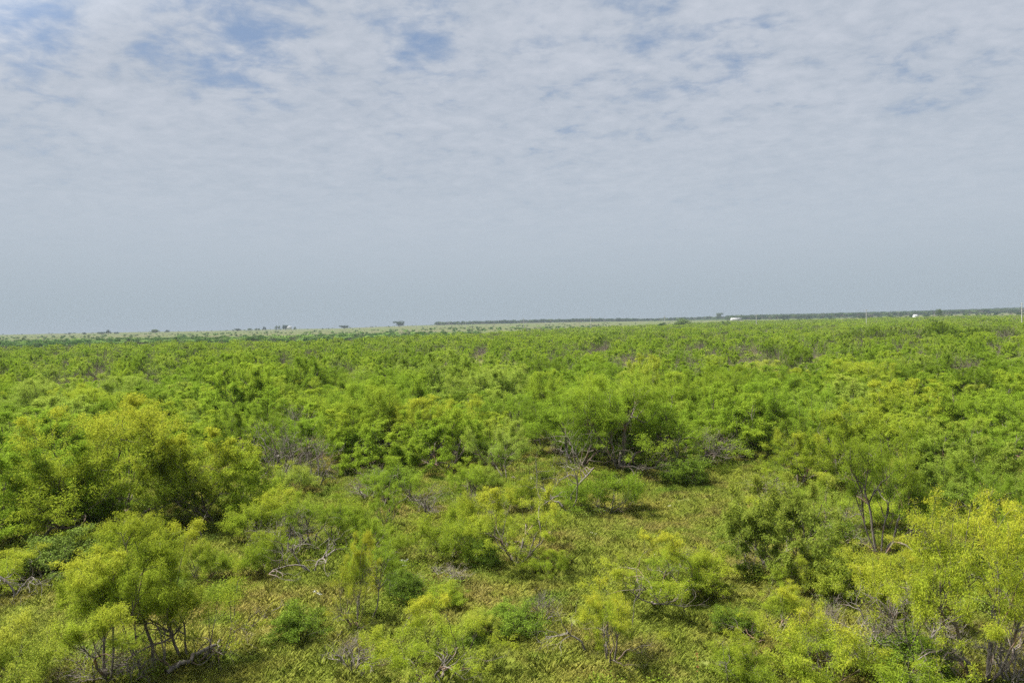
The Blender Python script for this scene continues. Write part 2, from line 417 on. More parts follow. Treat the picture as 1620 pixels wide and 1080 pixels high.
make_kind('wide0', 71, stems=7, spread=.85, trunk=1.15, first=.55, kids=(5, 5, 4), lens=(1.5, 1.1, .7, .3), height=4.6, width=5.0, r=.05, leafkw=dict(bare=1.9, per=120, off=.07, wd=(.0045, .009), ln=(.04, .11)), crook=.25)
BIG = ['big%d' % i for i in range(2)]
for i, nme in enumerate(BIG):
    make_kind(nme, 81 + i, stems=8, spread=1.15, trunk=.75, kids=(5, 5, 5), lens=(1.9, 1.5, .95, .5), height=5.4, width=6.6, r=.075, leafkw=dict(per=105, off=.085, wd=(.009, .016), ln=(.06, .15)))
LOW = ['low%d' % i for i in range(4)]
for i, nme in enumerate(LOW):
    make_kind(nme, 101 + i, stems=8, spread=1.15, trunk=.6, kids=(3, 3, 4), lens=(.7, .6, .45, .3), height=1.5, width=2.4, r=.022, leafkw=dict(bare=.5, per=110, off=.06, wd=(.0045, .009), ln=(.04, .10)))
SHRUB = ['shrub%d' % i for i in range(3)]
for i, nme in enumerate(SHRUB):
    make_kind(nme, 121 + i, leafmat=M_SHRUB, stems=8, spread=1.1, trunk=.6, kids=(3, 4, 4), lens=(.7, .6, .4, .25), height=1.7, width=2.4, r=.03, leafkw=dict(per=42, off=.07, wd=(.014, .022), ln=(.04, .08)))
DEADB = ['deadbush%d' % i for i in range(3)]
for i, nme in enumerate(DEADB):
    make_kind(nme, 141 + i, leafmat=None, bark=M_DEAD, twig=M_GREY, stems=7, spread=1.0, kids=(4, 4, 4), height=2.2, width=3.0, r=.04, crook=.3)
DEADT = ['deadtree%d' % i for i in range(3)]
for i, nme in enumerate(DEADT):
    make_kind(nme, 161 + i, leafmat=None, bark=M_DEAD, twig=M_DEAD, stems=[2, 3, 1][i], spread=.5, trunk=1.5, kids=(4, 3, 2), lens=(1.3, 1.1, .7, .5), height=3.4, width=3.2, r=.05, crook=.32)
CEDAR = ['cedar%d' % i for i in range(3)]
for i, nme in enumerate(CEDAR):
    make_kind(nme, 181 + i, leafmat=M_CEDAR, stems=4, spread=.7, kids=(4, 4, 4), height=6, width=8, r=.16, lens=(2.2, 1.8, 1.2, .7), leafkw=dict(per=30, off=.3, wd=(.05, .09), ln=(.2, .5)))

def plant(kind, x, y, w, h, rz, yel, bri, name, label, cat, group=None, tilt=(0, 0), dz=0.0):
    pr = PROTO[kind]
    root = bpy.data.objects.new(name, None); C.objects.link(root)
    root.location = (x, y, float(G(x, y)) + dz); root.rotation_euler = (tilt[0], tilt[1], rz)
    root.scale = (w / pr['w'], w / pr['w'], h / pr['h'])
    root.empty_display_size = .3
    for pn, me_ in pr['parts'].items():
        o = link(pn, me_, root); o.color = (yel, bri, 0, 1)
    tag(root, label, cat, group)
    return root

rng0 = random.Random(5)
PLACED = []          # (x, y, radius) of placed plants
def put(px, py, wpx, hpx, kind, yel, label, bri=1.0, name='mesquite_tree', cat='tree', group=None, tilt=(0, 0), rz=None):
    x, y, zg, t = at(px, py)
    s = t / 1080.0
    w, h = wpx * s, hpx * s
    rz = rng0.uniform(0, 6.28) if rz is None else rz
    PLACED.append((x, y, w * .42))
    return plant(kind, x, y, w, h, rz, yel, bri, name, label, cat, group, tilt)

# ---- the plants one can single out, by where they root in the photograph
T = 'tree'
put(172, 1078, 205, 205, 'tall1', .50, 'small yellow-green mesquite with rough reddish trunk, leftmost of the three at lower left')
put(233, 1068, 190, 235, 'tall0', .50, 'upright yellow-topped mesquite with a straight brown trunk, middle of the three at lower left')
put(300, 1050, 215, 205, 'open1', .55, 'yellow-green mesquite with slanting limbs above the fallen grey log, at lower left')
put(190, 838, 290, 185, 'big0', .62, 'tallest mesquite of the left side with golden top and dark shaded base')
put(345, 828, 190, 140, 'dense1', .50, 'rounded mesquite with yellow right shoulder, right of the tall golden-topped one')
put(62, 858, 220, 150, 'dense2', .12, 'broad green mesquite at the left edge, in front of the tall golden-topped one')
put(90, 700, 150, 70, 'dense3', .12, 'plain green mesquite behind the tall golden-topped one, near the left edge')
put(395, 676, 140, 95, 'dense4', .10, 'green mesquite crown just left of the small grassy gap, grey twigs under it')
put(487, 648, 110, 80, 'dense5', .0, 'dark green mesquite standing right behind the small grassy gap', .8)
put(330, 640, 120, 75, 'dense0', .12, 'rounded light green mesquite behind the golden-topped tree, to its right')
put(575, 690, 120, 85, 'dense1', .10, 'bushy green mesquite right of the small grassy gap')
put(640, 690, 120, 95, 'dense2', .02, 'deep green mesquite with a black hollow under it, left of the centre', .85)
put(715, 650, 130, 90, 'dense3', .05, 'green mesquite over the darkest hollow in the middle of the brush', .9)
put(790, 665, 120, 80, 'dense4', .10, 'light green mesquite just right of the darkest hollow')
put(700, 745, 150, 95, 'dense5', .15, 'wide light green mesquite in the middle, behind the grey twig heap')
put(800, 760, 120, 90, 'open0', .20, 'thin soft green mesquite left of the bare forked dead tree')
put(620, 800, 110, 75, 'open2', .12, 'low green mesquite mixed with grey twigs, left of centre')
put(745, 800, 90, 70, 'open3', .15, 'small soft mesquite between two grey twig heaps in the centre')
put(915, 740, 175, 118, 'open3', .12, 'mesquite on the left end of the big clump above the clearing')
put(985, 745, 230, 150, 'wide0', .12, 'tallest mesquite of the big clump above the clearing, with reddish broken trunk')
put(1080, 736, 190, 115, 'open1', .15, 'spreading mesquite with dark leaning limbs, right end of the big clump above the clearing')
put(1010, 690, 110, 120, 'dense2', .32, 'pale yellow-green mesquite peak rising behind the big clump above the clearing')
put(1150, 705, 150, 95, 'dense3', .12, 'green mesquite behind the right corner of the clearing')
put(1262, 770, 125, 85, 'open0', .50, 'flat yellow-topped mesquite with a forked dark trunk, right of the clearing')
put(1392, 880, 190, 190, 'wide0', .30, 'tall thin mesquite on a pair of slender pale trunks, right side')
put(1335, 760, 150, 110, 'dense4', .38, 'broad olive mesquite behind the slender twin-trunked one')
put(1232, 908, 200, 150, 'dense5', .38, 'green mesquite with yellow tips and dark shade under it, right edge of the clearing', .72)
put(1300, 835, 120, 85, 'open2', .42, 'yellow-tipped mesquite between the clearing and the twin-trunked tree')
put(1555, 1085, 300, 290, 'wide0', .72, 'big yellow mesquite at the right edge with many dark stems', 1.08)
put(1455, 985, 150, 120, 'open3', .85, 'yellow mesquite leaning on the left side of the big yellow one')
put(1530, 815, 170, 110, 'dense1', .10, 'rounded fresh green mesquite near the right edge, behind the big yellow one', .82)
put(1500, 745, 110, 80, 'dense2', .15, 'green mesquite upslope of the rounded fresh green one near the right edge')
put(1600, 870, 130, 130, 'open0', .12, 'dull green thin mesquite cut by the right edge')
put(1415, 700, 120, 90, 'dense0', .42, 'yellowish mesquite crown behind the twin-trunked tree')
put(562, 990, 100, 140, 'open1', .98, 'little bright yellow mesquite on a thin leaning trunk, left of centre')
put(1045, 955, 195, 110, 'open2', .90, 'yellow mesquite with a long dark limb reaching right, low centre')
put(965, 1052, 130, 120, 'open3', .75, 'yellow-green mesquite round a blackened twisted trunk, low centre')
put(815, 892, 165, 115, 'open0', .62, 'vase-shaped yellow-green mesquite on many thin stems, centre')
put(705, 885, 120, 70, 'low0', .45, 'low spreading green mesquite left of the vase-shaped one')
put(500, 870, 120, 85, 'open3', .30, 'soft pale green mesquite behind the leaning grey dead limbs')
put(420, 905, 90, 60, 'low1', .45, 'low light green mesquite between the lower left trio and the grey dead limbs')
put(1220, 1015, 150, 95, 'open1', .60, 'yellow-green mesquite in the lower right, left of the grey twig thicket')
put(1330, 945, 120, 75, 'low2', .55, 'low yellow-green mesquite under the twin-trunked tree')
put(680, 1090, 205, 140, 'open2', .62, 'wide yellow-green mesquite cut by the bottom edge, left of centre')
put(30, 1100, 150, 110, 'low3', .65, 'pale yellow-green mesquite in the bottom left corner')
put(1300, 1085, 150, 100, 'low0', .60, 'low yellow-green mesquite at the bottom edge, right of centre')
put(1420, 800, 90, 70, 'open2', .45, 'small mesquite with yellow tips just right of the twin-trunked tree top')
put(560, 860, 90, 60, 'low2', .30, 'low green mesquite behind the little bright yellow one')
put(40, 780, 120, 80, 'dense5', .10, 'shaded green mesquite against the left edge above the broad one')
S = dict(name='shrub', cat='shrub')
put(957, 812, 135, 60, 'low1', .02, 'rounded deep green shrub at the foot of the bare forked dead tree', .8, **S)
put(100, 905, 130, 60, 'shrub1', .30, 'dark green leafy shrub under the left edge mesquites', .8, **S)
put(760, 895, 60, 40, 'shrub2', .30, 'small green shrub beside the vase-shaped mesquite', .95, **S)
put(1085, 765, 75, 42, 'shrub0', .55, 'bright green shrub at the top right of the clearing', 1.1, **S)
put(470, 1010, 85, 50, 'shrub1', .50, 'soft green shrub on the grass right of the lower left trio', 1.0, **S)
put(640, 950, 70, 40, 'shrub2', .25, 'small green shrub behind the white blossom', .85, **S)
put(820, 1000, 90, 40, 'shrub0', .45, 'low green shrub on the reddish grass, low centre', .95, **S)
put(1160, 1000, 70, 40, 'shrub1', .40, 'dark low shrub beneath the long dark limb', .8, **S)
put(1330, 870, 60, 45, 'shrub2', .60, 'bright green shrub left of the pale twin trunks', 1.1, **S)
put(1440, 1075, 140, 70, 'shrub1', .55, 'dark green shrub in the grey twig thicket at lower right', .8, **S)
put(620, 775, 80, 35, 'shrub0', .5, 'flat green shrub by the small left gap in the brush', 1.0, **S)
D = dict(name='dead_bush', cat='dead bush')
put(440, 765, 115, 100, 'deadbush0', 0, 'tall grey leafless bush between the left mesquites and the centre', **D)
put(500, 770, 90, 75, 'deadbush1', 0, 'brownish leafless bush right of the tall grey one', **D)
put(465, 700, 110, 60, 'deadbush2', 0, 'grey leafless bush beside the small grassy gap', **D)
put(585, 790, 90, 50, 'deadbush1', 0, 'grey twig heap with pale sticks, left of centre', **D)
put(680, 815, 80, 45, 'deadbush0', 0, 'brown twig heap in the centre, behind the low green mesquite', **D)
put(655, 728, 70, 48, 'deadbush2', 0, 'small grey leafless bush in the middle of the green brush', **D)
put(1370, 1050, 130, 95, 'deadbush0', 0, 'grey twig thicket at lower right', **D)
put(1300, 1060, 90, 60, 'deadbush1', 0, 'pale brown twig heap left of the grey thicket at lower right', **D)
put(1480, 1080, 110, 80, 'deadbush2', 0, 'tangle of bare grey twigs under the big yellow mesquite', **D)
put(150, 1075, 120, 50, 'deadbush1', 0, 'grey twigs piled round the lower left trio', **D)
put(700, 925, 100, 30, 'deadbush2', 0, 'sparse bare twigs spread on the grass near the white blossom', **D)
put(110, 835, 90, 45, 'deadbush0', 0, 'grey bare twigs in the shade under the left mesquites', **D)
put(1190, 905, 70, 45, 'deadbush1', 0, 'arching pale dead twigs under the dark-shaded mesquite', **D)
put(1120, 735, 110, 60, 'deadbush2', 0, 'dark leafless bush right of the big clump above the clearing', **D)
put(1340, 870, 90, 60, 'deadbush0', 0, 'dark bare twigs left of the twin pale trunks', **D)
put(560, 1065, 110, 60, 'deadbush1', 0, 'brown twig heap at the bottom edge, left of centre', **D)
E = dict(name='dead_tree', cat='dead tree')
put(900, 812, 120, 130, 'deadtree1', 0, 'bare forked grey dead tree standing at the top left of the clearing', **E)
put(968, 814, 60, 80, 'deadtree0', 0, 'short crooked dark dead tree in the deep green shrub', **E)
put(495, 908, 130, 90, 'deadtree1', 0, 'leaning grey dead limbs left of the little yellow mesquite', tilt=(0, -.5), rz=.4, **E)
put(330, 868, 90, 62, 'deadtree0', 0, 'broken pale dead limbs in front of the rounded left mesquite', tilt=(.2, -.5), **E)
put(585, 985, 70, 120, 'deadtree2', 0, 'thin pale dead trunk leaning right beside the little bright yellow mesquite', tilt=(0, .25), rz=0, **E)
put(925, 1035, 110, 85, 'deadtree2', 0, 'curving pale dead branches on the grass, low centre', tilt=(0, -.7), rz=0, **E)
put(20, 955, 150, 65, 'deadtree1', 0, 'pale dead limbs lying out from the left edge', tilt=(0, .6), rz=0, **E)
put(1150, 1090, 60, 85, 'deadtree2', 0, 'thin bare sapling with a bent top at the bottom edge, right of centre', tilt=(0, -.2), rz=1, **E)
put(1385, 1000, 120, 80, 'deadtree0', 0, 'bleached dead limbs leaning left over the grey twig thicket', tilt=(0, -.7), rz=0, **E)
put(1590, 1070, 120, 60, 'deadtree1', 0, 'grey dead limbs reaching to the right edge', tilt=(0, .7), rz=0, **E)
put(425, 975, 60, 45, 'deadtree0', 0, 'small curved grey dead limb on the grass right of the lower left trio', tilt=(0, .8), rz=0, **E)
put(1000, 1000, 60, 105, 'deadtree0', 0, 'blackened upright dead trunk among yellow leaves, low centre', **E)

put(870, 905, 70, 32, 'low3', .35, 'low yellow-green mesquite just right of the vase-shaped one, at the grass edge')
put(1120, 935, 110, 55, 'low1', .45, 'low mesquite right of the long dark limb')
put(590, 915, 90, 50, 'low0', .25, 'low green mesquite left of the white blossom')
put(760, 1010, 80, 45, 'low2', .55, 'low yellow-green mesquite on the grass, above the wide one at the bottom edge')
put(1180, 1075, 110, 60, 'low3', .45, 'low mesquite beside the bare sapling at the bottom edge')
put(1380, 960, 120, 70, 'low1', .6, 'low yellow-green mesquite above the grey thicket at lower right')
put(700, 960, 80, 34, 'low3', .4, 'very low mesquite on the grass below the sparse bare twigs')
put(20, 930, 130, 55, 'low1', .4, 'low mesquite above the pale dead limbs at the left edge')
put(420, 850, 110, 65, 'low2', .5, 'low yellow-green mesquite above the grey dead limbs')
put(1440, 1030, 150, 95, 'deadbush1', 0, 'pale grey arching dead twigs between the grey thicket and the big yellow mesquite', **D)
put(1330, 1020, 110, 70, 'deadbush2', 0, 'loose grey dead twigs above the twig thicket at lower right', **D)
put(1600, 1085, 130, 100, 'deadbush0', 0, 'bare grey branches in the bottom right corner', **D)
put(860, 985, 60, 55, 'deadbush1', 0, 'small fan of bare reddish twigs on the grass, low centre', **D)
put(455, 880, 110, 80, 'deadbush0', 0, 'grey bare twigs behind the leaning dead limbs', **D)
put(760, 830, 90, 50, 'deadbush1', 0, 'grey bare twigs behind the vase-shaped mesquite', **D)
put(1080, 905, 60, 40, 'deadbush2', 0, 'sparse brown twigs at the lower end of the clearing', **D)
put(1215, 800, 90, 50, 'deadbush0', 0, 'dark bare twigs at the right edge of the clearing', **D)
put(210, 1082, 90, 70, 'deadbush0', 0, 'grey bare twigs under the upright mesquite at lower left', **D)

# ------------------------------------------------------------------ filling the brush up to ~75 m with single plants
CLEAR = [(1060, 795, 145, 52), (1050, 860, 120, 70), (930, 880, 80, 40), (900, 945, 140, 70), (800, 990, 140, 46), (470, 1000, 95, 70), (540, 1060, 60, 40),
         (870, 1050, 110, 70), (1150, 950, 60, 50), (1140, 1050, 70, 60), (560, 752, 45, 14), (505, 660, 32, 13), (60, 1000, 70, 50),
         (380, 1040, 60, 40), (800, 745, 40, 10)]
def in_clear(px, py, k_=1.0):
    return any(((px - a) / (c * k_)) ** 2 + ((py - b) / (d * k_)) ** 2 < 1 for a, b, c, d in CLEAR)
rng = random.Random(77)
def scatter(r0, r1, spacing, n_try, az=.72, only=None):
    out = []; cell = {}
    cs = spacing
    for _ in range(n_try):
        a = rng.uniform(-az, az); d = math.sqrt(rng.uniform(r0 * r0, r1 * r1))
        x, y = d * math.sin(a), d * math.cos(a)
        if only and not only(x, y): continue
        k_ = (int(x // cs), int(y // cs)); bad = False
        for i in (-1, 0, 1):
            for j in (-1, 0, 1):
                for (u, v) in cell.get((k_[0] + i, k_[1] + j), ()):
                    if (u - x) ** 2 + (v - y) ** 2 < spacing * spacing: bad = True
        if bad: continue
        cell.setdefault(k_, []).append((x, y)); out.append((x, y))
    return out
def free(x, y):
    px, py = project(x, y, float(G(x, y)))
    if in_clear(px, py): return False
    return all((x - a) ** 2 + (y - b) ** 2 > (c * .85 + 1.0) ** 2 for a, b, c in PLACED)
cand = scatter(18, 105, 3.9, 26000, only=free)
cand.sort(key=lambda p: math.hypot(*p))
HCOL = ['far left', 'left of centre', 'in the middle', 'right of centre', 'far right']
n_tree = 0; last_d = 0; FILL = []
DENSITY = 236
for (x, y) in cand:
    px, py = project(x, y, float(G(x, y)))
    d = math.hypot(x, y)
    if px < -120 or px > 1740: continue
    if n_tree >= DENSITY: last_d = d; break
    col = HCOL[int(min(4, max(0, px // 324)))]
    if py > 745:
        if rng.random() < .38 or (px < 430 and py > 930): continue
        k_ = rng.choice(LOW + OPEN[:2]); h = rng.uniform(1.0, 2.1); w = rng.uniform(1.8, 3.0); yel = rng.uniform(.15, .5)
        fo = plant(k_, x, y, w, h, rng.uniform(0, 6.28), yel, 1.0, 'mesquite_tree', 'x', T, 'low foreground mesquites ' + col)
        FILL.append((px, fo, '', 'low fluffy mesquite', 'in the foreground, ' + col))
    else:
        sg = rng.choice((0, 0, 0, 0, 1)); 
        row = 'nearer' if py > 660 else 'middle' if py > 610 else 'farther'
        q = rng.random()
        h = rng.uniform(2.4, 4.3); w = (h + .5) * rng.uniform(1.25, 1.65)
        yel = max(0, rng.gauss(.10, .09)); bri = 1.0
        shade = 'bright green'
        if q < .12: bri = .72; yel = 0; shade = 'dark green'
        elif q < .20: yel = rng.uniform(.35, .5); shade = 'yellowish'
        k_ = rng.choice(DENSE + DENSE + OPEN)
        if rng.random() < .10: k_ = rng.choice(BIG); h = rng.uniform(4.0, 5.0); w = rng.uniform(6.5, 8.0)
        fo = plant(k_, x, y, w, h, rng.uniform(0, 6.28), yel, bri, 'mesquite_tree', 'x', T,
              '%s mesquites in the %s rows of brush %s' % (shade, row, col))
        size = 'tall' if h > 3.3 else 'low'
        FILL.append((px, fo, size, shade + ' mesquite crown', 'in %s brush, %s' % (row, col)))
        if rng.random() < .17:
            fo = plant(rng.choice(DEADB), x + 1.8, y - 1.2, rng.uniform(1.8, 2.8), rng.uniform(1.4, 2.6), rng.uniform(0, 6), 0, 1, 'dead_bush', 'x', 'dead bush', 'leafless bushes in the %s rows %s' % (row, col))
            FILL.append((px, fo, 'grey', 'leafless bush', 'in %s brush, %s' % (row, col)))
    n_tree += 1
ORD = ['leftmost', 'second', 'third', 'fourth', 'fifth', 'sixth', 'seventh', 'eighth', 'ninth', 'tenth', 'eleventh', 'twelfth', 'thirteenth', 'fourteenth',
       'fifteenth', 'sixteenth', 'seventeenth', 'eighteenth', 'nineteenth', 'twentieth']
zones = {}
for f in FILL: zones.setdefault(f[2:], []).append(f)
for (size, what, where), fs in zones.items():
    fs.sort(key=lambda f: f[0])
    for q, f in enumerate(fs):
        noun = (size + ' ' + what).strip()
        if len(fs) == 1: f[1]['label'] = 'only ' + noun + ' ' + where
        elif q == 0: f[1]['label'] = 'leftmost ' + noun + ' ' + where
        elif q == len(fs) - 1: f[1]['label'] = 'rightmost ' + noun + ' ' + where
        else: f[1]['label'] = '%s %s from the left %s' % (ORD[min(q, 19)], noun, where)
print('individual fill trees', n_tree, 'to', last_d)

# ------------------------------------------------------------------ scattered stuff: geometry nodes on one point mesh
def scatter_object(name, pts, sources, label, cat, kind='stuff', rots=None, scales=None, idx=None, color=(0, 1, 0, 1)):
    n = len(pts)
    me_ = bpy.data.meshes.new(name); me_.vertices.add(n); me_.vertices.foreach_set('co', np.asarray(pts, np.float32).ravel())
    for an, ty, vals in (('rot', 'FLOAT_VECTOR', rots), ('scl', 'FLOAT_VECTOR', scales)):
        a = me_.attributes.new(an, ty, 'POINT'); a.data.foreach_set('vector', np.asarray(vals, np.float32).ravel())
    a = me_.attributes.new('idx', 'INT', 'POINT'); a.data.foreach_set('value', np.asarray(idx, np.int32))
    o = link(name, me_); o.color = color
    ng = bpy.data.node_groups.new(name + '_nodes', 'GeometryNodeTree')
    ng.interface.new_socket('Geometry', in_out='INPUT', socket_type='NodeSocketGeometry')
    ng.interface.new_socket('Geometry', in_out='OUTPUT', socket_type='NodeSocketGeometry')
    gi = ng.nodes.new('NodeGroupInput'); go = ng.nodes.new('NodeGroupOutput')
    jn = ng.nodes.new('GeometryNodeJoinGeometry')
    for s in reversed(sources):
        g2i = ng.nodes.new('GeometryNodeGeometryToInstance')
        for ob in s:
            oi = ng.nodes.new('GeometryNodeObjectInfo'); oi.transform_space = 'ORIGINAL'; oi.inputs['Object'].default_value = ob
            oi.inputs['As Instance'].default_value = False
            ng.links.new(oi.outputs['Geometry'], g2i.inputs[0])
        ng.links.new(g2i.outputs[0], jn.inputs[0])
    iop = ng.nodes.new('GeometryNodeInstanceOnPoints'); iop.inputs['Pick Instance'].default_value = True
    ng.links.new(gi.outputs[0], iop.inputs['Points']); ng.links.new(jn.outputs[0], iop.inputs['Instance'])
    def na_(nm, ty):
        q = ng.nodes.new('GeometryNodeInputNamedAttribute'); q.data_type = ty; q.inputs[0].default_value = nm; return q.outputs[0]
    ng.links.new(na_('idx', 'INT'), iop.inputs['Instance Index'])
    e2r = ng.nodes.new('FunctionNodeEulerToRotation'); ng.links.new(na_('rot', 'FLOAT_VECTOR'), e2r.inputs[0])
    ng.links.new(e2r.outputs[0], iop.inputs['Rotation'])
    ng.links.new(na_('scl', 'FLOAT_VECTOR'), iop.inputs['Scale'])
    ng.links.new(iop.outputs[0], go.inputs[0])
    md = o.modifiers.new('scatter', 'NODES'); md.node_group = ng
    tag(o, label, cat, None, kind)
    return o
# a source for each kind: the parts of one plant already standing in the scene
def parts_of(kind):
    want = set(PROTO[kind]['parts'].values()); got = {}
    for o in C.objects:
        if o.type == 'MESH' and o.data in want and o.data not in got: got[o.data] = o
    return list(got.values())

nr_ = np.random.default_rng(9)
src_names = [k_ for k_ in DENSE + OPEN if parts_of(k_)]
srcs = [parts_of(k_) for k_ in src_names]
bands = []
R1 = last_d or 80
for (a, b, sp, sc_) in ((R1, 200, 4.2, 1.12), (200, 450, 4.6, 1.25), (450, 1450, 6.0, 1.6)):
    n_try = int(1.5 * (b * b - a * a) / (sp * sp) * 2.2)
    pts = scatter(a, b, sp, n_try, az=.74, only=lambda x, y: math.hypot(x, y) < float(edge(x, y)))
    bands += [(x, y, sc_) for x, y in pts]
# the last strip of brush between the last single trees and the band
XY = np.array(bands); n = len(XY)
print('far brush instances', n)
big_var = .5 + .5 * np.sin(XY[:, 0] * .045 + 1.0) * np.sin(XY[:, 1] * .031)
hh = nr_.uniform(.65, 1.30, n) * (.85 + .3 * big_var)
ww = nr_.uniform(.9, 1.25, n) * XY[:, 2]
zz_ = G(XY[:, 0], XY[:, 1])
pxs = 810 + 1080 * XY[:, 0] / XY[:, 1]; dst = np.hypot(XY[:, 0], XY[:, 1])
clump = np.sin(XY[:, 0] * .11 + 2 * np.sin(XY[:, 1] * .037)) * np.sin(XY[:, 1] * .083 + 1.1)
dark = nr_.random(n) < .05 + .22 * np.clip(clump - .35, 0, 1)
belt = (pxs > 1320) & (pxs < 1600) & (dst > 235) & (dst < 275); hh = np.where(belt, hh * 1.35, hh); dark |= belt
def sub(mask, name, label, color):
    k2 = np.nonzero(mask)[0]
    scatter_object(name, np.stack([XY[k2, 0], XY[k2, 1], zz_[k2]], 1), srcs, label, 'brush',
                   rots=np.stack([np.zeros(len(k2)), np.zeros(len(k2)), nr_.uniform(0, 6.28, len(k2))], 1),
                   scales=np.stack([ww[k2], ww[k2], hh[k2]], 1), idx=nr_.integers(0, len(srcs), len(k2)), color=color)
sub(~dark, 'far_brush', 'endless bright green mesquite brush spreading back to the pale pasture', (.13, 1.0, 0, 1))
sub(dark, 'dark_brush', 'darker bushes dotted through the far green brush', (.0, .62, 0, 1))

# grass and weeds
def blades(rng_, n, rad, ln, wd, lean):
    a = rng_.uniform(0, 6.283, n); r = rad * np.sqrt(rng_.random(n))
    p = np.stack([r * np.cos(a), r * np.sin(a), np.full(n, -.02)], 1)
    az = rng_.uniform(0, 6.283, n); le = rng_.uniform(.1, lean, n); l_ = rng_.uniform(*ln, n)
    d = np.stack([np.cos(az) * np.sin(le), np.sin(az) * np.sin(le), np.cos(le)], 1)
    s_ = np.stack([-np.sin(az), np.cos(az), np.zeros(n)], 1) * rng_.uniform(*wd, (n, 1))
    mid = p + d * l_[:, None] * .55; tip_ = p + d * l_[:, None] + np.stack([np.cos(az), np.sin(az), -.3 * np.ones(n)], 1) * l_[:, None] * .22
    V_ = np.stack([p - s_, p + s_, mid + s_ * .8, tip_, mid - s_ * .8], 1).reshape(-1, 3)
    F_ = np.arange(n * 5).reshape(-1, 5)
    return V_, F_, dict(leafvar=rng_.random(n), tip=np.full(n, .5))
def grass_material():
    mt, t = newmat('grass_blade')
    geo = t.nodes.new('ShaderNodeNewGeometry'); Pp = geo.outputs['Position']
    lv = attrn(t, 'leafvar')
    n1 = noise(t, Pp, .16, 4, .6); n2 = noise(t, Pp, .28, 5, .62); n3 = noise(t, Pp, .33, 3, .5)
    g = mixc(t, lv, (.265, .330, .050), (.375, .420, .080))
    y = mixc(t, lv, (.360, .355, .065), (.500, .470, .125))
    r = mixc(t, lv, (.360, .265, .100), (.470, .350, .165))
    c = mixc(t, maprange(t, n1, .44, .66), g, y)
    c = mixc(t, maprange(t, n2, .48, .64, 0, .5), c, r)
    c = mixc(t, maprange(t, n3, .56, .70, 0, .8), c, (.190, .300, .040))
    d = t.nodes.new('ShaderNodeBsdfDiffuse'); t.links.new(c, d.inputs[0])
    tr = t.nodes.new('ShaderNodeBsdfTranslucent'); t.links.new(c, tr.inputs[0])
    ms = t.nodes.new('ShaderNodeMixShader'); ms.inputs[0].default_value = .45
    t.links.new(d.outputs[0], ms.inputs[1]); t.links.new(tr.outputs[0], ms.inputs[2])
    out = t.nodes.new('ShaderNodeOutputMaterial'); t.links.new(ms.outputs[0], out.inputs[0])
    return mt
M_GRASS = grass_material()
gsrc = []
for q in range(4):
    V_, F_, a_ = blades(np.random.default_rng(300 + q), (240, 230, 200, 70)[q], (.45, .45, .35, .3)[q], ((.08, .26), (.10, .30), (.12, .34), (.20, .50))[q], (.0035, .0075), (1.1, .9, .6, .4)[q])
    gsrc.append([bpy.data.objects.new('grass_tuft', mesh_np('grass_tuft', V_, F_, M_GRASS, a_))])
wsrc = []
for q in range(3):
    r_ = np.random.default_rng(320 + q)
    n_ = 420
    P_ = r_.normal(0, 1, (n_, 3)) * np.array([.22, .22, .1]) + np.array([0, 0, .22]); P_[:, 2] = np.abs(P_[:, 2])
    d = r_.normal(0, .6, (n_, 3)) + np.array([0, 0, .25]); d /= np.linalg.norm(d, axis=1, keepdims=True)
    s_ = np.cross(d, r_.normal(0, .5, (n_, 3)) + np.array([0, 0, 1.])); s_ /= np.linalg.norm(s_, axis=1, keepdims=True)
    l_ = r_.uniform(.025, .065, (n_, 1)); w_ = l_ * .28
    V_ = np.stack([P_, P_ + d * l_ * .5 + s_ * w_, P_ + d * l_, P_ + d * l_ * .5 - s_ * w_], 1).reshape(-1, 3)
    wsrc.append([bpy.data.objects.new('weed_tuft', mesh_np('weed_tuft', V_, np.arange(n_ * 4).reshape(-1, 4), M_WEED, dict(leafvar=r_.random(n_), tip=r_.random(n_) * .6)))])
def wedge(n, r0, r1, az, rs_):
    a = rs_.uniform(-az, az, n); d = np.sqrt(rs_.uniform(r0 * r0, r1 * r1, n))
    return d * np.sin(a), d * np.cos(a)
def carpet(name, srcs_, n, r0, r1, label, smin, smax, keep=None, seed=1, color=(.5, 1, 0, 1)):
    rs_ = np.random.default_rng(seed)
    x, y = wedge(n, r0, r1, .76, rs_)
    if keep is not None:
        m_ = keep(x, y, rs_); x, y = x[m_], y[m_]
    s_ = rs_.uniform(smin, smax, len(x))
    scatter_object(name, np.stack([x, y, G(x, y)], 1), srcs_, label, 'grass' if 'grass' in name else 'weeds',
                   rots=np.stack([rs_.normal(0, .08, len(x)), rs_.normal(0, .08, len(x)), rs_.uniform(0, 6.28, len(x))], 1),
                   scales=np.stack([s_, s_, s_ * rs_.uniform(.6, 1.1, len(x))], 1), idx=(np.array([0, 0, 1, 1, 2, 2, 0, 1, 2, 3])[rs_.integers(0, 10, len(x))] if len(srcs_) == 4 else rs_.integers(0, len(srcs_), len(x))), color=color)
carpet('grass', gsrc, 76000, 12, 85, 'olive and yellow-green grass with reddish dry patches between the bushes', .5, 1.1, seed=3)
def wk(x, y, rs_):
    f = np.sin(x * .9 + 2 * np.sin(y * .31)) * np.sin(y * .77 + 1.7 * np.sin(x * .27)) + .6 * np.sin(x * 2.3 + y * 1.1)
    keep = f + rs_.normal(0, .5, len(x)) > .35
    cl = np.array([in_clear(*project(a, b, 0.0)) for a, b in zip(x, y)])
    return keep & ~(cl & (rs_.random(len(x)) < .95))
carpet('weeds', wsrc, 12000, 12, 85, 'low leafy green weeds growing through the grass', .6, 1.5, keep=wk, seed=4)

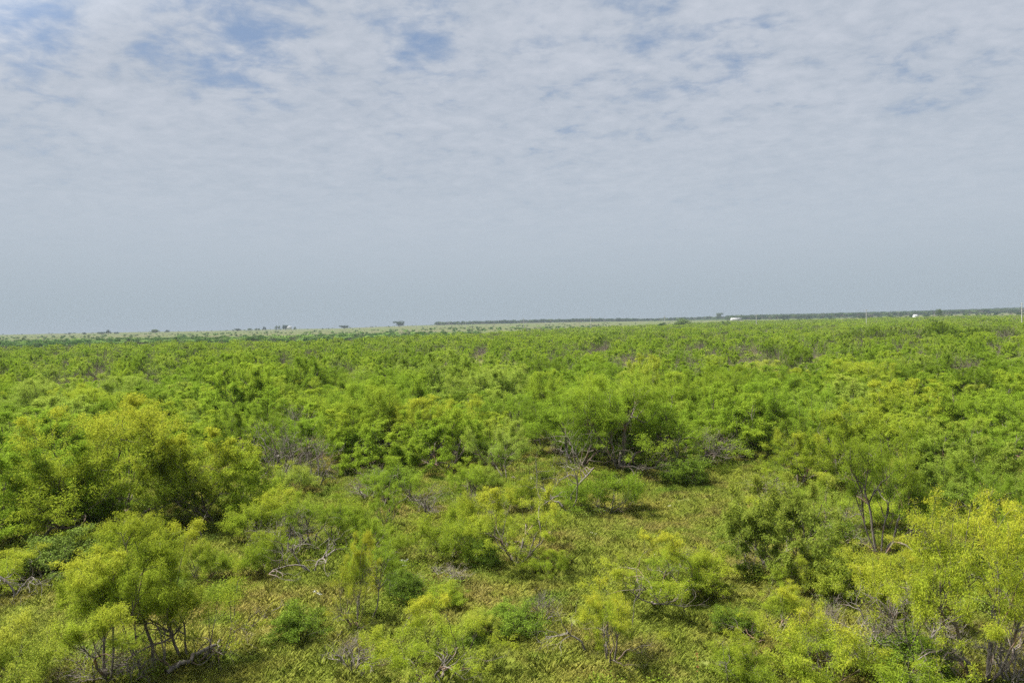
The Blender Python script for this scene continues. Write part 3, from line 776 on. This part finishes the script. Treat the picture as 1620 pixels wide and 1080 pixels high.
# ------------------------------------------------------------------ small things in the foreground
M_WHITE = simple('white_petals', (.50, .50, .44), .7)
M_CREAM = simple('cream_petals', (.62, .60, .36), .7)
M_RED = simple('red_petals', (.38, .06, .04), .7)
M_STALK = simple('green_stalk', (.10, .17, .03), .8)
def flower(px, py, hgt, spread, mat_, n, label, name='flowering_weed', spike=False):
    x, y, zg, t = at(px, py)
    r_ = np.random.default_rng(int(px))
    root = bpy.data.objects.new(name, None); C.objects.link(root); root.location = (x, y, zg)
    tag(root, label, 'flower')
    pol = []; VV = []
    for q in range(n):
        a = r_.uniform(0, 6.28); s_ = spread * math.sqrt(r_.random())
        top = np.array([math.cos(a) * s_, math.sin(a) * s_, hgt * r_.uniform(.7, 1)])
        pol.append((np.linspace([0, 0, 0], top, 4) + r_.normal(0, .01, (4, 3)), np.full(4, .006), 3))
        nn = 22
        off = r_.normal(0, 1, (nn, 3)) * (np.array([.025, .025, .10]) if spike else np.array([.03, .03, .010]))
        VV.append(top + off)
    V_, F_ = tubes(pol); link('stem', mesh_np('stem', V_, F_, M_STALK), root)
    P_ = np.concatenate(VV); n_ = len(P_); r2 = r_.uniform(.008, .015, (n_, 1))
    d = r_.normal(0, 1, (n_, 3)); d /= np.linalg.norm(d, axis=1, keepdims=True); s_ = np.cross(d, r_.normal(0, 1, (n_, 3))); s_ /= np.linalg.norm(s_, axis=1, keepdims=True)
    V_ = np.stack([P_ - d * r2, P_ + s_ * r2, P_ + d * r2, P_ - s_ * r2], 1).reshape(-1, 3)
    link('blossom', mesh_np('blossom', V_, np.arange(n_ * 4).reshape(-1, 4), mat_), root)
flower(636, 915, .75, .28, M_WHITE, 7, 'white flat-topped blossoms on tall stems beside the small green shrub')
flower(505, 955, .5, .15, M_WHITE, 3, 'small white blossom left of the little bright yellow mesquite')
flower(1397, 918, .6, .15, M_CREAM, 4, 'cream flower heads below the twin-trunked mesquite')
flower(940, 860, .5, .1, M_CREAM, 2, 'single cream flower head in the grass of the clearing')
flower(1060, 815, .5, .1, M_CREAM, 2, 'tiny cream flower head in the upper clearing')
flower(845, 770, .6, .2, M_CREAM, 3, 'cream flower heads left of the bare forked dead tree')
flower(1103, 1080, .75, .06, M_RED, 2, 'slender red flower spike at the bottom edge beside the bare sapling', spike=True)
# fallen log under the lower left trio
def log_(p0, p1, r, label):
    a = np.array(at(*p0)[:3]); b = np.array(at(*p1)[:3])
    rg = np.random.default_rng(5)
    pts = np.linspace(a, b, 10) + rg.normal(0, .05, (10, 3)); pts[:, 2] += np.linspace(.12, .55, 10)
    root = bpy.data.objects.new('fallen_log', None); C.objects.link(root); root.location = tuple(a)
    tag(root, label, 'log')
    loc = pts - a
    V_, F_ = tubes([(loc, np.linspace(r, r * .55, 10) * rg.uniform(.85, 1.15, 10), 9)])
    link('log', mesh_np('log', V_, F_, M_DEAD, smooth=True), root)
    st = []
    for q in (3, 5, 7, 8):
        d = unit(rg.normal(0, 1, 3) + np.array([0, 0, .8])); P_, R_, _ = branch(rg, loc[q], d, .5, .022, .008, 4, .3)
        st.append((P_, R_, 5))
    V_, F_ = tubes(st); link('broken_branch', mesh_np('broken_branch', V_, F_, M_DEAD, smooth=True), root)
log_((268, 1068), (352, 1040), .075, 'weathered grey fallen log propped on the grass under the lower left trio')

# ------------------------------------------------------------------ far away: utility poles, houses, lone trees, woods
M_POLE = simple('weathered_pole', (.42, .40, .37), .9)
M_METAL = simple('galvanised', (.16, .16, .17), .8)
M_PORC = simple('insulator', (.30, .32, .33), .3)
pole_root = None
def pole_meshes(h=13.5):
    V_, F_ = tubes([(np.array([[0, 0, -.5], [0, 0, h * .5], [0, 0, h]]), np.array([.22, .19, .16]), 10)])
    a = mesh_np('pole', V_, F_, M_POLE, smooth=True)
    V_, F_ = tubes([(np.array([[-1.3, 0, h - .7], [0, 0, h - .7], [1.3, 0, h - .7]]), np.full(3, .09), 4), (np.array([[-.7, .05, h - .7], [0, .05, h - 1.4]]), np.full(2, .03), 4), (np.array([[.7, .05, h - .7], [0, .05, h - 1.4]]), np.full(2, .03), 4)])
    b = mesh_np('crossarm', V_, F_, M_POLE)
    V_, F_ = tubes([(np.array([[x_, 0, h - .62], [x_, 0, h - .40], [x_, 0, h - .32]]), np.array([.05, .07, .03]), 8) for x_ in (-1.2, -.4, .4, 1.2)])
    c = mesh_np('insulator', V_, F_, M_PORC)
    return a, b, c
pm = pole_meshes()
PX = [(1617, 420, 'at the right edge of the view, the nearest and tallest'), (1371, 560, 'left of the nearest one, above the dark bushes on the right'), (1197, 730, 'just right of the long white building'),
      (1052, 850, 'right above the darkest lone bush'), (935, 1000, 'faint, right of the centre of the horizon'), (829, 1050, 'near the centre of the horizon, before the dark wood'),
      (737, 1300, 'at the left end of the dark wood'), (659, 1500, 'just right of the lone domed tree'), (588, 1800, 'left of the lone domed tree'), (530, 2000, 'faint, midway between the white house and the lone domed tree'),
      (475, 2250, 'faint, close right of the white house'), (428, 2500, 'faintest, left of the white house')]
pole_xyz = []
for px, Yd, ds in PX:
    x, y, zg = at_depth(px, Yd)
    root = bpy.data.objects.new('utility_pole', None); C.objects.link(root); root.location = (x, y, zg); root.rotation_euler = (0, 0, .35)
    hz_ = {1617: 14.6, 1371: 14.7, 1197: 13.8, 1052: 15.5, 935: 18, 829: 18}.get(px, 13.5) / 13.5
    root.scale = (1.6, 1.6, hz_) if Yd > 700 else (1, 1, hz_)
    tag(root, 'pale utility pole ' + ds, 'utility pole', 'utility poles along the far road')
    link('pole', pm[0], root); ca = link('crossarm', pm[1], root); link('insulator', pm[2], ca)
    pole_xyz.append((x, y, zg + (hz_ - 1) * 13.2))
# the wires strung between them
for wx in (-1.2, 1.2):
    pl = []
    for a, b in zip(pole_xyz[:-1], pole_xyz[1:]):
        pa = np.array(a) + [wx * math.cos(.35), wx * math.sin(.35), 13.2]; pb = np.array(b) + [wx * math.cos(.35), wx * math.sin(.35), 13.2]
        t_ = np.linspace(0, 1, 9)[:, None]; p = pa * (1 - t_) + pb * t_; p[:, 2] -= 2.2 * (4 * t_ * (1 - t_))[:, 0]
        pl.append((p, np.full(9, .011), 3))
    V_, F_ = tubes(pl); o = link('power_line', mesh_np('power_line', V_, F_, M_METAL)); tag(o, 'thin wire strung pole to pole along the far road, %s side' % ('near' if wx > 0 else 'far'), 'wire')

M_WALL = simple('white_siding', (.55, .55, .53), .7, .05)
M_ROOF = simple('white_roof', (.60, .60, .60), .5, .05)
M_DROOF = simple('grey_roof', (.32, .32, .33), .6)
M_GLASS = simple('dark_glass', (.03, .035, .04), .2)
def box(x0, x1, y0, y1, z0, z1):
    V_ = np.array([[x, y, z] for x in (x0, x1) for y in (y0, y1) for z in (z0, z1)], float)
    F_ = np.array([[0, 1, 3, 2], [4, 6, 7, 5], [0, 4, 5, 1], [2, 3, 7, 6], [0, 2, 6, 4], [1, 5, 7, 3]])
    return V_, F_
def boxes(lst):
    Vs, Fs, o_ = [], [], 0
    for b in lst:
        V_, F_ = box(*b); Vs.append(V_); Fs.append(F_ + o_); o_ += 8
    return np.concatenate(Vs), np.concatenate(Fs)
def building(px, Yd, w, dp, h, ridge, rz, label, cat='building', name='building', roofm=None, nwin=3, dz=0):
    x, y, zg = at_depth(px, Yd)
    root = bpy.data.objects.new(name, None); C.objects.link(root); root.location = (x, y, zg + dz); root.rotation_euler = (0, 0, rz)
    tag(root, label, cat)
    V_, F_ = box(-w / 2, w / 2, -dp / 2, dp / 2, -1, h)
    link('wall', mesh_np('wall', V_, F_, M_WALL), root)
    e = .4
    V_ = np.array([[-w / 2 - e, -dp / 2 - e, h + .02], [w / 2 + e, -dp / 2 - e, h + .02], [w / 2 + e, dp / 2 + e, h + .02], [-w / 2 - e, dp / 2 + e, h + .02], [-w / 2 - e, 0, h + ridge], [w / 2 + e, 0, h + ridge]])
    F4 = np.array([[0, 1, 5, 4], [2, 3, 4, 5], [3, 2, 1, 0]]); F3 = np.array([[0, 4, 3], [1, 2, 5]])
    link('roof', mesh_np('roof', V_, [F4, F3], roofm or M_ROOF), root)
    for q in range(nwin):
        cx_ = (q + .5) / nwin * w - w / 2 + w * .08
        V_, F_ = box(cx_ - .6, cx_ + .6, -dp / 2 - .05, -dp / 2 + .05, 1.0, 2.2)
        link('window', mesh_np('window', V_, F_, M_GLASS), root)
    V_, F_ = box(-w * .42 - .5, -w * .42 + .5, -dp / 2 - .06, -dp / 2 + .04, 0, 2.1)
    link('door', mesh_np('door', V_, F_, M_DROOF), root)
building(457, 2600, 22, 12, 6, 4, .1, 'white house with a pitched roof far off on the left, beside dark trees', 'house', 'house', dz=4)
building(1165, 1500, 22, 10, 2.6, 1.6, .1, 'long low white-roofed building in front of the dark wood, right of centre', nwin=5, dz=4)
building(1449, 1250, 7, 7, 3, 2.2, .3, 'small white shed half hidden in green at the right', 'shed', 'shed', nwin=1, dz=1.5)
# lone dark trees and bushes on the skyline: (px, depth, width px, height px, label)
def lone(px, Yd, wpx, hpx, label, bri=1.0, kind=None, dz=0, name='lone_tree', cat='tree', group=None):
    x, y, zg = at_depth(px, Yd); s = Yd / 1080
    return plant(kind or rng0.choice(CEDAR), x, y, wpx * s, hpx * s, rng0.uniform(0, 6), .3, bri, name, label, cat, group, dz=dz)
lone(632, 2300, 15, 9, 'lone domed dark tree standing on the skyline left of the wood')
lone(246, 1900, 12, 6, 'dark rounded tree on the left skyline, the right one of two clumps')
lone(172, 1900, 7, 7, 'dark upright tree on the left skyline, tallest of its small clump')
lone(163, 1900, 14, 4, 'low dark tree joined to the left side of the upright skyline tree')
lone(134, 1900, 5, 4, 'tiny dark tree near the left end of the skyline')
lone(185, 2000, 8, 3, 'low dark tree just right of the upright skyline tree')
lone(110, 2100, 5, 3, 'tiniest dark tree near the left end of the skyline')
lone(419, 2400, 7, 6, 'small dark tree left of the white house, farthest from it')
lone(440, 2400, 8, 7, 'round dark tree left of the white house')
lone(452, 2350, 9, 8, 'dark tree touching the left side of the white house')
lone(467, 2400, 5, 5, 'small dark tree against the right wall of the white house')
lone(376, 2200, 10, 4, 'low dark tree midway between the left skyline clumps and the white house')
lone(395, 2300, 10, 4, 'low dark tree in the row running up to the white house')
lone(408, 2300, 8, 4, 'short dark tree in the row beside the white house')
lone(545, 2400, 14, 5, 'low broad dark tree on the skyline right of the white house')
lone(265, 2200, 8, 4, 'small dark tree right of the dark rounded one on the left skyline')
lone(1081, 800, 29, 14, 'darkest lone bush standing clear above the green brush, right of centre', 1.3, dz=.3, name='lone_bush', cat='bush')
lone(1048, 800, 22, 9, 'low dark bush just left of the darkest lone bush', 1.6, name='lone_bush', cat='bush')
lone(1149, 830, 14, 9, 'small dark bush below the long white building', 1.4, name='lone_bush', cat='bush')
lone(1110, 850, 12, 6, 'flat dark bush between the darkest lone bush and the white building', 1.8, name='lone_bush', cat='bush')
lone(1487, 1150, 12, 12, 'tall dark tree on the right skyline behind the white shed', 1.1, dz=2)
lone(1139, 2900, 9, 9, 'dark tree rising above the wood left of the long white building')
lone(705, 520, 11, 8, 'dark green bush in the hedgerow left of the centre of the horizon', 1.3, name='lone_bush', cat='bush')
lone(133 * 3, 510, 14, 9, 'dark green bush in the hedgerow below the white house', 1.3, name='lone_bush', cat='bush')
lone(455, 500, 12, 9, 'darkest round bush in the hedgerow right of the white house', 1.2, name='lone_bush', cat='bush')

csrc_names = [k_ for k_ in CEDAR if parts_of(k_)]
csrc = [parts_of(k_) for k_ in csrc_names]
def strip(name, label, cat, defs, color, smin=.7, smax=1.2, seed=1, srcs_=None, hmul=1.0, base=8.0):
    rs_ = np.random.default_rng(seed); P_ = []; S_ = []
    for (x0, x1, d0, d1, n_, hs) in defs:
        px = rs_.uniform(x0, x1, n_); d = rs_.uniform(d0, d1, n_)
        x = d * (px - 810) / 1080; y = d
        P_.append(np.stack([x, y, G(x, y)], 1)); q = hs * rs_.uniform(smin, smax, n_); S_.append(np.stack([q * rs_.uniform(.9, 1.6, n_), q * 1.2, q * rs_.uniform(.7, 1.2, n_)], 1))
    P_ = np.concatenate(P_); S_ = np.concatenate(S_); n_ = len(P_)
    scatter_object(name, P_, srcs_ or csrc, label, cat, rots=np.stack([np.zeros(n_), np.zeros(n_), rs_.uniform(0, 6.28, n_)], 1), scales=S_, idx=rs_.integers(0, len(srcs_ or csrc), n_), color=color)
strip('far_wood', 'dark far wood running along the skyline from the centre to the right edge', 'wood',
      [(690, 1010, 2750, 3150, 900, 1.7), (960, 1250, 2700, 3500, 700, 1.35), (1150, 1700, 2100, 4600, 7000, 1.5), (1480, 1700, 1900, 2400, 60, 1.2),
       (1240, 1700, 1250, 2100, 260, .7)], (.3, 1.25, 0, 1), seed=21)
strip('hedgerow', 'darker green hedgerow lining the far edge of the brush on the left', 'hedgerow',
      [(-150, 760, 445, 760, 2300, .5), (60, 720, 480, 620, 420, .62), (-150, 760, 800, 1500, 500, .5), (740, 1000, 900, 1300, 160, .5)], (.5, 2.6, 0, 1), seed=22, smin=.5)
strip('pasture_bushes', 'scattered small dark bushes dotting the pale far pasture', 'bushes',
      [(-150, 1700, 1300, 2600, 150, .4), (-150, 1000, 2200, 4200, 240, .55), (660, 1000, 1300, 1900, 50, .5)], (.3, 2.0, 0, 1), seed=23)

# ------------------------------------------------------------------ the air
V_, F_ = box(-17000, 17000, -17000, 17000, -8, 62)
hb = mesh_np('haze', V_, F_, [], None)
hm, t = newmat('haze_air')
pv = t.nodes.new('ShaderNodeVolumePrincipled'); pv.inputs['Color'].default_value = (.32, .37, .42, 1); pv.inputs['Density'].default_value = .00014
pv.inputs['Anisotropy'].default_value = .0
out = t.nodes.new('ShaderNodeOutputMaterial'); t.links.new(pv.outputs[0], out.inputs['Volume'])
hb.materials.append(hm)
ho = link('haze', hb); tag(ho, 'pale blue haze over the far pasture and hills', 'haze', None, 'stuff')
